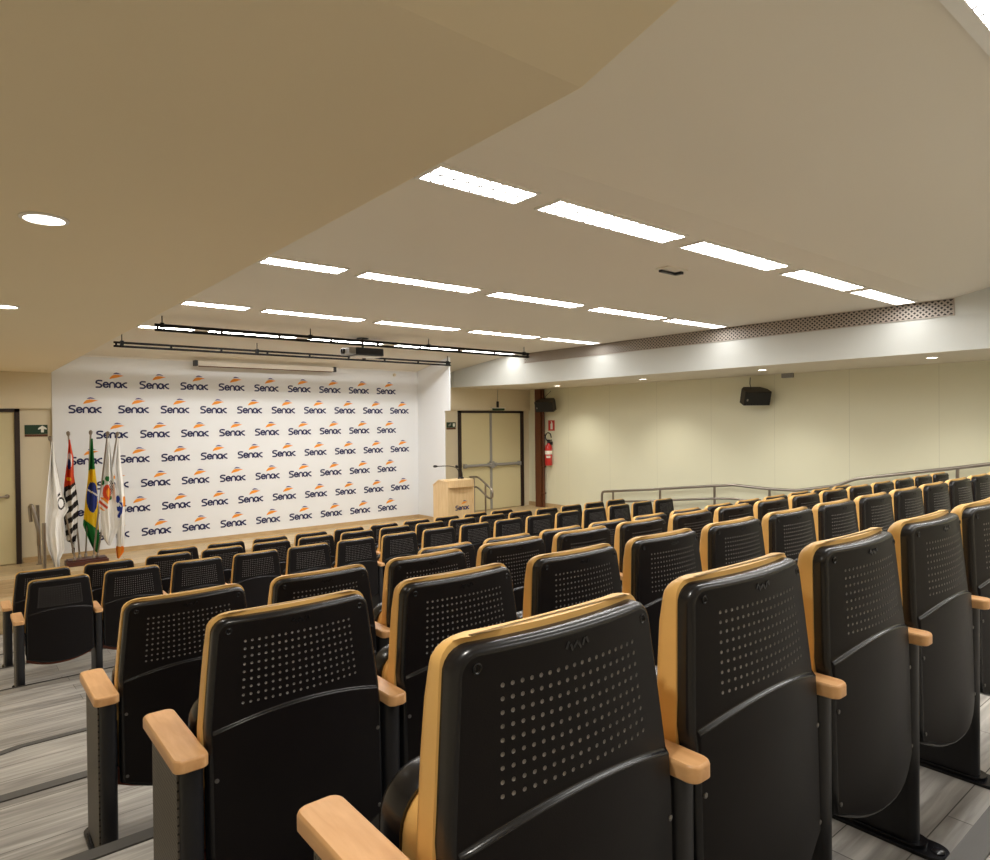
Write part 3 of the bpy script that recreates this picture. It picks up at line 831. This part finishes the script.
shell0 = make_shell(); cush0 = make_cushion(); seat0 = make_seat()
ped_mid, ped_left, ped_right = make_pedestal(0), make_pedestal(-1), make_pedestal(1)
def make_screw():
    bm = bmesh.new()
    rot = Matrix.Rotation(math.pi / 2, 4, 'X')
    lathe(bm, [(0.0085, -0.001), (0.0085, 0.0012), (0.0070, 0.0020), (0.0055, 0.0012), (0.0045, -0.0008), (0.001, -0.0010)], 14, 0, mtx=rot)
    return obj('screw', bm, M['black_rim'], None, True)
scr0 = make_screw()
scr0['label'] = 'round countersunk screw cap'
bm = bmesh.new()                         # little moulded emblem
for k, (x, z, a) in enumerate(((-0.022, 0.002, 0.5), (-0.013, -0.003, -0.4), (-0.004, 0.0, 0.7), (0.005, -0.003, -0.6), (0.014, 0.001, 0.4), (0.022, 0.002, -0.5))):
    box(bm, -0.0022, 0.0022, -0.0012, 0.001, -0.006, 0.006, 0, mtx=Matrix.Translation((x, 0, z)) @ Matrix.Rotation(a, 4, 'Y'))
emb0 = obj('moulded_emblem', bm, M['black_rim'])
bm = bmesh.new()
lathe(bm, [(0.0055, -0.001), (0.0055, 0.002), (0.003, 0.003)], 10, 0, mtx=Matrix.Rotation(math.pi / 2, 4, 'X'))
bolt0 = obj('bolt', bm, M['bolt'], None, True)
protos = [shell0, cush0, seat0, ped_mid, ped_left, ped_right, scr0, emb0, bolt0]

def place_chair(x, y, z, label, group, first=False, last=False, detail=1):
    t = thing('auditorium_chair', label, 'chair', (x, y, z), group)
    sh = copy_tree(shell0, t)
    if detail:
        for sx in (-1, 1):
            s = copy_tree(scr0, sh); s.location = (sx * 0.184, bend(0.184, 0.892) - 0.0005, 0.892)
        e = copy_tree(emb0, sh); e.location = (0.0, bend(0, 0.893) - 0.0005, 0.893)
        for sx in (-1, 1):
            for zz in (0.535, 0.312):
                s = copy_tree(bolt0, sh); s.location = (sx * 0.225, bend(0.225, zz) - LIP, zz)
    copy_tree(cush0, t); copy_tree(seat0, t)
    p = copy_tree(ped_left if first else ped_mid, t); p.location = (PX0, 0, 0)
    if last:
        p = copy_tree(ped_right, t); p.location = (-PX0, 0, 0)
    return t

ORD = ['', 'second', 'third', 'fourth', 'fifth', 'sixth', 'seventh', 'eighth', 'ninth', 'tenth', 'eleventh', 'twelfth', 'thirteenth', 'fourteenth', 'fifteenth', 'sixteenth']
ROWS = [  # key, x of first chair, y, floor, count, bow, row phrase
    ('A', 0.760, 0.748, 5, 0.0, 'the row nearest the camera'),
    ('B', 0.731, 1.744, 13, 0.00113, 'the second row from the camera'),
    ('C', 0.712, 2.734, 16, 0.00040, 'the third row from the camera'),
    ('M', 2.6625, 3.748, 12, 0.0, 'the short row before the cross aisle'),
    ('D', 0.7245, 6.731, 16, 0.0, 'the first row beyond the cross aisle'),
    ('E', 0.7025, 7.731, 16, 0.0, 'the row behind the front row'),
    ('F', 2.110, 8.526, 10, 0.0, 'the front row before the stage')]
for key, x0, y, n, bow, phrase in ROWS:
    endless = key in ('A', 'B')
    for i in range(n):
        x = x0 + 0.56 * i
        yi = y * (1 + bow * i * i / x)          # the rows fan very slightly away from square
        if i == 0:
            lab = f'black-backed mustard folding chair at the left end of {phrase}'
        elif i == n - 1 and not endless:
            lab = f'black-backed mustard folding chair at the right end of {phrase}'
        else:
            lab = f'black-backed mustard folding chair, {ORD[i]} from the left in {phrase}'
        ch = place_chair(x, yi, FLOOR[key], lab, f'chairs of {phrase}', i == 0, i == n - 1 and not endless, 1 if key in 'ABCM' else 0)
        if key == 'A' and i == 0:
            for c in ch.children:
                if c.name.startswith('pedestal'): c.location.x -= 0.010
def kill(o):
    for c in list(o.children): kill(c)
    bpy.data.objects.remove(o)
for o in protos: kill(o)

# ------------------------------------------------------------------ lectern and its microphones
LY, LZ = 9.85, -2.11
LX = onY(448, 500, LY - 0.23).x + 0.29
t = thing('lectern', 'pale wood lectern with a printed emblem standing before the stage', 'lectern', (LX, LY, LZ))
H = 1.09
for a, b in ((-0.29, -0.255), (0.255, 0.29)):
    bm = bmesh.new(); prism(bm, [(-0.23, 0.0), (0.23, 0.0), (0.23, 0.99), (0.05, H), (-0.23, H - 0.01)], a, b, 0, 'x'); obj('side_panel', bm, M['lectern'], t)
bm = bmesh.new(); box(bm, -0.255, 0.255, -0.215, -0.18, 0.0, H - 0.03); fp = obj('front_panel', bm, M['lectern'], t)
bm = bmesh.new()
arc = [(0.28 * math.cos(math.radians(a)), -0.23 - 0.09 * math.sin(math.radians(a))) for a in range(0, 181, 15)]
prism(bm, [(0.28, -0.10)] + arc + [(-0.28, -0.10)], H - 0.115, H + 0.012); obj('curved_apron', bm, M['lectern'], t, True)
bm = bmesh.new(); prism(bm, [(-0.22, H - 0.012), (0.05, H + 0.014), (0.23, 1.005), (0.23, 0.985), (0.05, H - 0.008), (-0.22, H - 0.032)], -0.30, 0.30, 0, 'x'); obj('reading_top', bm, M['lectern'], t)
bm = bmesh.new(); make_logo(bm, 0.30)
lg = obj('printed_logo', bm, [M['cloth_blue'], M['orange'], M['violet']], fp); lg.location = (0.03, -0.2175, 0.60)
g = 'gooseneck microphones on the lectern'
def goose(label, base, pts):
    q = thing('gooseneck_microphone', label, 'microphone', base, g)
    bm = bmesh.new(); lathe(bm, [(0.03, 0.0), (0.03, 0.015), (0.012, 0.03)], 14); obj('base', bm, M['black_metal'], q, True)
    P = smooth_path([Vector((0, 0, 0.02))] + [Vector(p) for p in pts], 0.12, 6)
    bm = bmesh.new(); tube(bm, P, 0.007, 8); obj('neck', bm, M['black_metal'], q, True)
    a, b = P[-2], P[-1]; d = (b - a).normalized()
    bm = bmesh.new(); tube(bm, [b - d * 0.01, b + d * 0.02, b + d * 0.06, b + d * 0.08], [0.012, 0.022, 0.022, 0.008], 10); obj('capsule', bm, M['black_metal'], q, True)
goose('longer gooseneck microphone on the lectern stretching out to the left', (LX + 0.10, LY - 0.04, LZ + H + 0.013), [(0, 0, 0.10), (-0.05, 0.0, 0.20), (-0.22, -0.02, 0.245), (-0.50, -0.02, 0.25)])
goose('short bent gooseneck microphone at the right of the lectern top', (LX + 0.17, LY - 0.04, LZ + H + 0.013), [(0, 0, 0.10), (-0.04, 0.0, 0.18), (-0.11, -0.02, 0.21)])

# ------------------------------------------------------------------ handrails
def rail_obj(name, label, rails, posts, r=0.019, rp=0.019, group=None):
    t = thing(name, label, 'handrail', posts[0][0], group)
    o = Vector(posts[0][0])
    for k, p in enumerate(rails):
        bm = bmesh.new(); tube(bm, [q - o for q in smooth_path(p, 0.07, 5)], r if k == 0 else r * 0.85, 12); obj('rail', bm, M['steel'], t, True)
    for a, b in posts:
        bm = bmesh.new(); tube(bm, [Vector(a) - o, Vector(b) - o], rp, 12); A = Vector(a) - o
        lathe(bm, [(0.045, 0.0), (0.045, 0.008), (0.02, 0.012)], 16, 0, A); obj('post', bm, M['steel'], t, True)
    return t
X = 8.0
P = lambda u, v: tuple(onX(u, v, X))
top = [P(470, 477), P(478, 477), P(493, 490.5), P(492.5, 498), P(489, 498.5), P(477.5, 487), P(472, 487)]
pst = onX(485.5, 484, X)
rail_obj('stair_handrail', 'short steel stair handrail sloping down beside the lectern', [top], [((X, pst.y, -2.11), tuple(pst)), ((X, 10.43, Z_STAGE), (X, 10.43, -1.06))])
A1, A2 = onZ(40, 564, Z_STAGE), onZ(44.8, 567.5, Z_STAGE)
yl = A1.y
Q = lambda u, v, y: tuple(onY(u, v, y))
rail_obj('stair_handrail', 'steel stair handrail on the left of the stage beside the white flag', [[Q(31, 522, yl), Q(29.5, 506, yl), Q(32, 505, yl - 0.06), Q(38.5, 531, yl - 0.2), Q(38.8, 545, yl - 0.05)]],
         [(tuple(A1), Q(37.5, 505, yl)), ((Q(44.6, 560, 10.2)[0], 10.2, -2.11), Q(43.8, 523, 10.2))], 0.022, 0.022)
# right wall handrail stepping down with the terraces
XH = 10.24
pts = [onX(u, v, XH) for u, v in [(602, 491.7), (612, 491.3), (659, 489), (714, 485.8), (734, 485), (769.4, 489), (797, 490.5), (836, 485.8), (856, 478.7), (956.6, 468), (990, 464)]]
d_ = pts[-1] - pts[-2]; pts.append(pts[-1] + d_ * 3.0)
low = [onX(u, v, XH) for u, v in [(612, 502.0), (675, 500), (700, 499), (714, 498.5), (735, 498.7), (745, 500.5), (797, 503.0), (836, 498.0)]]
def floor_z(y):
    zz = -1.073
    for (a, za), (b, zb) in zip(prof[:-2], prof[1:-2]):
        if a <= y < b: return za + (zb - za) * (y - a) / (b - a)
    return zz
posts = []
first = pts[0]
for u, v in ((613, 491.3), (660, 489), (714.5, 486), (769.5, 489), (957.5, 468)):
    p = onX(u, v, XH); posts.append(((XH, p.y, floor_z(p.y)), (XH, p.y, p.z)))
p = Vector((XH, pts[0].y + 0.02, pts[0].z))
rail_obj('wall_handrail', 'long steel handrail stepping down along the right wall behind the seats', [[(XH, pts[0].y + 0.02, floor_z(pts[0].y) + 0.1)] + [tuple(q) for q in pts], [tuple(q) for q in low]], posts, 0.025, 0.022)

# ------------------------------------------------------------------ brown column, pipes, speakers
bm = bmesh.new(); c0, c1 = onX(536, 506, 10.33), None
yc = 11.02
box(bm, XR - 0.13, XR - 0.0, yc - 0.09, yc + 0.09, Z_STAGE, ZSR)
col_ = struct('trim_10', bm, M['column'])
bm = bmesh.new(); tube(bm, [(XR - 0.075, yc - 0.125, Z_STAGE), (XR - 0.075, yc - 0.125, ZSR)], 0.022, 10)
for z in (-1.6, -1.0, -0.3, 0.3): box(bm, XR - 0.11, XR - 0.03, yc - 0.155, yc - 0.09, z, z + 0.03)
obj('pipe', bm, M['column'], col_)

def speaker(label, pos, rz, tilt):
    t = thing('loudspeaker', label, 'loudspeaker', pos, 'black wall loudspeakers', rz)
    mt = Matrix.Rotation(tilt, 4, 'X')
    bm = bmesh.new()
    poly = [(-0.215, -0.14), (0.215, -0.14), (0.215, 0.02), (0.14, 0.13), (-0.14, 0.13), (-0.215, 0.02)]
    for v in prism(bm, poly, -0.115, 0.115): v.co = mt @ v.co
    obj('cabinet', bm, M['speaker'], t)
    bm = bmesh.new(); box(bm, -0.203, 0.203, -0.150, -0.140, -0.103, 0.103, 0, 0.004, mt); gr = obj('front_grille', bm, M['speaker_mesh'], t)
    bm = bmesh.new(); box(bm, -0.180, -0.155, -0.153, -0.150, -0.040, -0.005, 0, 0.0, mt); obj('badge', bm, M['steel'], gr)
    bm = bmesh.new(); tube(bm, [(0, 0.12, 0.0), (0, 0.24, 0.0)], 0.02, 10); box(bm, -0.05, 0.05, 0.235, 0.25, -0.07, 0.07); obj('wall_bracket', bm, M['black_metal'], t)
    bm = bmesh.new(); tube(bm, [mt @ Vector((-0.06, 0.0, 0.11)), Vector((-0.04, 0.06, 0.20)), Vector((0.02, 0.18, 0.31))], 0.006, 6); obj('cable', bm, M['black_metal'], t)
    return t
p = onX(754, 396, XR - 0.25); speaker('black loudspeaker hung alone in the middle of the right wall', tuple(p), math.radians(-90), math.radians(20)).rotation_euler = (0, 0, math.radians(-36))
p = onX(545, 405, XR - 0.25); speaker('black loudspeaker mounted on the brown column by the double door', (XR - 0.25, 10.60, p.z), math.radians(-90), math.radians(20)).rotation_euler = (0, 0, math.radians(-70))
# junction device under the soffit
p = onX(788.5, 375, XR)
bm = bmesh.new(); box(bm, XR - 0.06, XR, p.y - 0.09, p.y + 0.09, p.z - 0.045, p.z + 0.035, bevel=0.006)
tag(obj('junction_box', bm, M['grey_plastic']), 'small grey box on the right wall just under the soffit', 'box')

# ------------------------------------------------------------------ fire extinguisher and signs
ye = onX(548.5, 450, XR - 0.105).y
zt, zb = onX(548.5, 443, XR - 0.105).z, onX(548.5, 465.5, XR - 0.105).z
t = thing('fire_extinguisher', 'red fire extinguisher hanging on the right wall beside the brown column', 'fire extinguisher', (XR - 0.105, ye, zb))
h = zt - zb
bm = bmesh.new(); lathe(bm, [(0.070, 0.0), (0.082, 0.012), (0.082, h - 0.12), (0.070, h - 0.06), (0.030, h - 0.02), (0.028, h)], 24); cy_ = obj('cylinder', bm, M['red'], t, True)
bm = bmesh.new(); lathe(bm, [(0.0835, h * 0.50), (0.0835, h * 0.66)], 24); obj('label_band', bm, M['white_print'], cy_, True)
bm = bmesh.new()
for k in range(4):
    a = math.radians(200 + k * 16)
    box(bm, -0.010, 0.010, -0.002, 0.002, -0.05, 0.0, 0, mtx=Matrix.Translation((0.085 * math.cos(a), 0.085 * math.sin(a), h * 0.44)) @ Matrix.Rotation(a + math.pi / 2, 4, 'Z'))
obj('instruction_label', bm, M['white_print'], cy_)
bm = bmesh.new(); lathe(bm, [(0.03, h), (0.03, h + 0.05), (0.02, h + 0.06)], 14); box(bm, -0.015, 0.015, -0.10, 0.02, h + 0.05, h + 0.075); box(bm, -0.015, 0.015, -0.09, 0.02, h + 0.02, h + 0.035); obj('valve', bm, M['black_metal'], t)
bm = bmesh.new()
tube(bm, smooth_path([(0.0, 0.03, h + 0.04), (0.0, 0.11, h + 0.12), (0.0, 0.05, h + 0.23), (0.0, -0.06, h + 0.22), (-0.02, -0.11, h + 0.12), (-0.04, -0.10, h * 0.5)][:5], 0.07, 5), 0.012, 8); obj('hose', bm, M['black_metal'], t, True)
bm = bmesh.new(); box(bm, 0.02, 0.105, -0.03, 0.03, h - 0.04, h + 0.03); obj('wall_hook', bm, M['black_metal'], t)
p = onX(551.5, 425.5, XR)
t = thing('extinguisher_sign', 'small red fire extinguisher sign above the extinguisher', 'sign', (XR, p.y, p.z), None)
bm = bmesh.new(); box(bm, -0.004, 0.0, -0.10, 0.10, -0.115, 0.115); obj('panel', bm, M['sign_red'], t)
bm = bmesh.new(); prism(bm, [(-0.04, -0.085), (0.03, -0.085), (0.03, 0.03), (0.005, 0.055), (0.005, 0.075), (0.03, 0.085), (-0.01, 0.095), (-0.03, 0.06), (-0.04, 0.03)], -0.006, -0.004, 0, 'x'); obj('pictogram', bm, M['white_print'], t)

def exit_sign(label, c, w, h, flip):
    t = thing('exit_sign', label, 'sign', tuple(c), 'green exit signs')
    bm = bmesh.new(); box(bm, -w / 2, w / 2, -0.006, 0.0, -h / 2, h / 2); obj('panel', bm, M['sign_green'], t)
    bm = bmesh.new(); box(bm, -w / 2, w / 2, -0.007, 0.0, -h / 2 - 0.035, -h / 2 - 0.004); obj('lower_strip', bm, M['column'], t)
    bm = bmesh.new()
    if flip == 'up':
        cx = w * 0.27
        prism(bm, [(cx - 0.017, -h * .32), (cx + 0.017, -h * .32), (cx + 0.017, h * .05), (cx + 0.05, -h * .02), (cx + 0.05, h * .14), (cx, h * .42), (cx - 0.05, h * .14), (cx - 0.05, -h * .02), (cx - 0.017, h * .05)], -0.009, -0.006, 0, 'y')
    else:
        box(bm, w * .18, w * .40, -0.009, -0.006, -h * .30, h * .30)
    obj('arrow' if flip == 'up' else 'doorway_pictogram', bm, M['white_print'], t)
    if flip != 'up':
        bm = bmesh.new(); prism(bm, [(-w * .3, -h * .25), (-w * .05, -h * .1), (w * .02, h * .3), (-w * .1, h * .3), (-w * .3, 0)], -0.009, -0.006, 0, 'y'); obj('running_pictogram', bm, M['grey_plastic'], t)
    return t
exit_sign('green exit sign with a white upward arrow above the flags by the left door', onY(36.2, 429.5, YS + 0.05), 0.27, 0.13, 'up')
exit_sign('green exit sign left of the double door behind the lectern', onY(451, 425, YD), 0.235, 0.115, 'door')
# emergency lamp on the ledge over the door
p = onY(497.5, 408, YD - 0.05)
t = thing('emergency_light', 'small green and white emergency light over the double door', 'emergency light', (p.x, YD - 0.05, 0.275))
bm = bmesh.new(); box(bm, -0.15, 0.15, -0.07, 0.0, 0.0, 0.05, bevel=0.008); obj('housing', bm, M['sign_green'], t)
bm = bmesh.new(); box(bm, -0.21, 0.18, -0.075, 0.0, 0.046, 0.062); obj('reflector', bm, M['white_plastic'], t)
bm = bmesh.new(); box(bm, -0.03, 0.02, -0.03, 0.0, 0.062, 0.20, bevel=0.006); obj('battery_box', bm, M['black_metal'], t)
bm = bmesh.new(); tube(bm, [(0, -0.01, 0.2), (0, -0.01, 0.46)], 0.004, 6); obj('cable', bm, M['grey_plastic'], t)

# ------------------------------------------------------------------ flags in their stand
YFL = 10.76
b0, b1 = onZ(66, 568, Z_STAGE), onZ(108, 559.5, Z_STAGE)
bx0, bx1 = onY(65.5, 566, YFL).x, onY(107.5, 560, YFL).x
t = thing('flag_stand', 'dark wooden flag stand on the stage floor with five pole sockets', 'flag stand', ((bx0 + bx1) / 2, YFL, Z_STAGE))
w_ = (bx1 - bx0) / 2
bm = bmesh.new(); box(bm, -w_, w_, -0.12, 0.12, 0.0, 0.065, bevel=0.006); box(bm, -w_ + 0.02, w_ - 0.02, -0.10, 0.10, 0.065, 0.085, bevel=0.005); obj('plinth', bm, M['dark_wood'], t)
bases = [onY(u, 556, YFL).x for u in (73.5, 80, 87, 92.5, 98)]
bm = bmesh.new()
for k, x in enumerate(bases): lathe(bm, [(0.022, 0.085), (0.022, 0.12), (0.016, 0.13)], 12, 0, (x - (bx0 + bx1) / 2, (-0.091, 0.035, 0.105, -0.091, 0.0)[k], 0))
obj('sockets', bm, M['steel'], t, True)

def interp(tab, v):
    if v <= tab[0][0]: return tab[0][1]
    for (a, xa), (b, xb) in zip(tab, tab[1:]):
        if v <= b: return xa + (xb - xa) * (v - a) / (b - a)
    return tab[-1][1]
CL = ['cloth_white', 'cloth_black', 'cloth_red', 'cloth_blue', 'cloth_green', 'cloth_yellow', 'cloth_orange']
def flag(label, top, base_x, left, right, paint, folds, phase, yoff):
    """left / right: silhouette tables (v, u) in a 499x860 view of the flags"""
    cu = lambda u: 40 + u / 5.544
    cv = lambda v: 425 + v / 5.544
    Y = YFL + yoff
    tp = onY(cu(top[0]), cv(top[1]), Y)
    q = thing('flag', label, 'flag', (base_x, YFL + yoff * 0.7, Z_STAGE + 0.133), 'flags in the stand')
    o = Vector((base_x, YFL + yoff * 0.7, Z_STAGE + 0.133))
    bm = bmesh.new(); tube(bm, [(0, 0, 0), tp - o], 0.011, 10); po = obj('pole', bm, M['steel'], q, True)
    bm = bmesh.new(); d = (tp - o).normalized(); tube(bm, [tp - o - d * 0.02, tp - o, tp - o + d * 0.03, tp - o + d * 0.045], [0.014, 0.024, 0.024, 0.006], 12); obj('finial', bm, M['steel'], po, True)
    bm = bmesh.new()
    v0, v1 = left[0][0], max(left[-1][0], right[-1][0])
    NV, NU = 130, 46
    grid = []
    for i in range(NV + 1):
        v = v0 + (v1 - v0) * i / NV; row = []
        l, r = interp(left, v), interp(right, v)
        if r - l < 3: r = l + 3
        amp = 0.042 * min(1, (v - v0) / 140.0 + 0.12)
        for j in range(NU + 1):
            s = j / NU; u = l + (r - l) * s
            vv = v
            dep = amp * math.sin(folds * math.pi * s + phase + v * 0.004) + 0.35 * amp * math.sin(folds * 2.3 * math.pi * s + 1.3 + phase)
            p = onY(cu(u), cv(vv), Y)
            p = Vector((p.x, p.y - dep - 0.075, p.z))
            row.append((bm.verts.new(p - o), u, v))
        grid.append(row)
    for i in range(NV):
        for j in range(NU):
            a, b, c, d4 = grid[i][j], grid[i][j + 1], grid[i + 1][j + 1], grid[i + 1][j]
            f = bm.faces.new((a[0], d4[0], c[0], b[0]))
            f.material_index = paint((a[1] + c[1]) / 2, (a[2] + c[2]) / 2, (j + .5) / NU)
    obj('cloth', bm, [M[k] for k in CL], q, True, 80)
def el(u, v, cu_, cv_, a, b): return ((u - cu_) / a) ** 2 + ((v - cv_) / b) ** 2
def paint1(u, v, s):
    d = el(u, v, 112, 432, 24, 34)
    if 0.5 < d < 1.0 and u > 92 : return 1
    if abs((v - 385) - (u - 100) * -0.8) < 8 and 92 < u < 108: return 1
    return 0
def paint2(u, v, s):
    edge = 335 - (u - 150) * 0.45
    if v < edge:
        if el(u, v, 158, 215, 7, 30) < 1: return 3
        if el(u, v, 160, 195, 13, 40) < 1: return 0
        if el(u, v, 155, 298, 11, 12) < 1: return 5
        return 2
    k = (v + (u - 150) * 0.75 - 330) / 62.0
    if u < 140: return 1
    return 1 if (k % 1.0) < 0.52 else 0
def paint3(u, v, s):
    if v < 245 - (u - 280) * 0.2: return 4
    if v > 515 + (u - 232) * 0.72: return 4
    if el(u, v, 286, 398, 31, 84) < 1.0:
        if abs(v - (372 + (u - 286) * 0.6)) < 5: return 0
        return 3
    return 5
def paint4(u, v, s):
    if el(u, v, 347, 430, 24, 42) < 1 and abs(((v - (u - 330) * 0.9) % 34) - 17) < 9 and v > 400: return 2 if ((v - (u - 330) * 0.9) % 68) < 34 else 6
    if el(u, v, 366, 375, 22, 46) < 1 and el(u, v, 372, 372, 10, 26) > 1: return 2
    if el(u, v, 372, 372, 10, 26) < 1: return 6
    if el(u, v, 388, 345, 14, 42) < 1: return 1 if (int(u / 5) + int(v / 8)) % 2 else 0
    if el(u, v, 368, 296, 11, 14) < 1 or el(u, v, 345, 318, 9, 14) < 1 or el(u, v, 382, 402, 12, 13) < 1: return 4
    return 0
def paint5(u, v, s):
    if v > 668 + abs(u - 440) * 0.2: return 6
    if (el(u, v, 428, 410, 10, 20) < 1 or abs(u - 440 - 9 * math.sin(v / 17.0)) < 6 and 425 < v < 512 or el(u, v, 436, 462, 17, 14) < 1): return 3
    if 395 < v < 450 and u > 455: return 6
    return 0
flag('white flag with a partial black ring emblem, leftmost of the five flags', (57, 80), bases[0], [(92, 60), (280, 40), (430, 26), (600, 22), (690, 42), (735, 62), (790, 78)], [(92, 70), (200, 84), (280, 101), (400, 132), (465, 156), (478, 148), (510, 127), (690, 130), (740, 106), (790, 104)], paint1, 3.2, 0.3, -0.13)
flag('black and white striped flag with a red top, second of the five flags', (157, 52), bases[1], [(80, 155), (180, 145), (330, 127), (480, 122), (560, 134), (640, 142), (650, 170), (710, 176)], [(80, 162), (180, 184), (280, 186), (380, 202), (450, 211), (520, 207), (600, 200), (660, 188), (710, 186)], paint2, 3.0, 1.2, 0.05)
flag('green, yellow and blue national flag, in the middle of the five flags', (281, 46), bases[2], [(75, 277), (250, 261), (400, 244), (550, 231), (640, 268), (690, 292), (703, 310)], [(75, 288), (200, 299), (330, 315), (450, 320), (560, 323), (625, 327), (680, 323), (703, 320)], paint3, 3.0, 0.4, 0.15)
flag('white flag with a red and green coat of arms, fourth of the five flags', (374, 52), bases[3], [(75, 368), (280, 345), (430, 322), (520, 328), (600, 340), (640, 356), (662, 372)], [(75, 378), (200, 392), (300, 402), (400, 412), (500, 420), (570, 422), (600, 412), (625, 396), (662, 380)], paint4, 3.2, 1.6, -0.13)
flag('plain white flag with an orange lower tip, rightmost of the five flags', (428, 54), bases[4], [(75, 422), (230, 403), (300, 408), (400, 413), (600, 418), (690, 416), (735, 424)], [(75, 433), (200, 447), (320, 462), (420, 470), (520, 468), (640, 462), (700, 458), (735, 432)], paint5, 3.0, 0.9, 0.0)
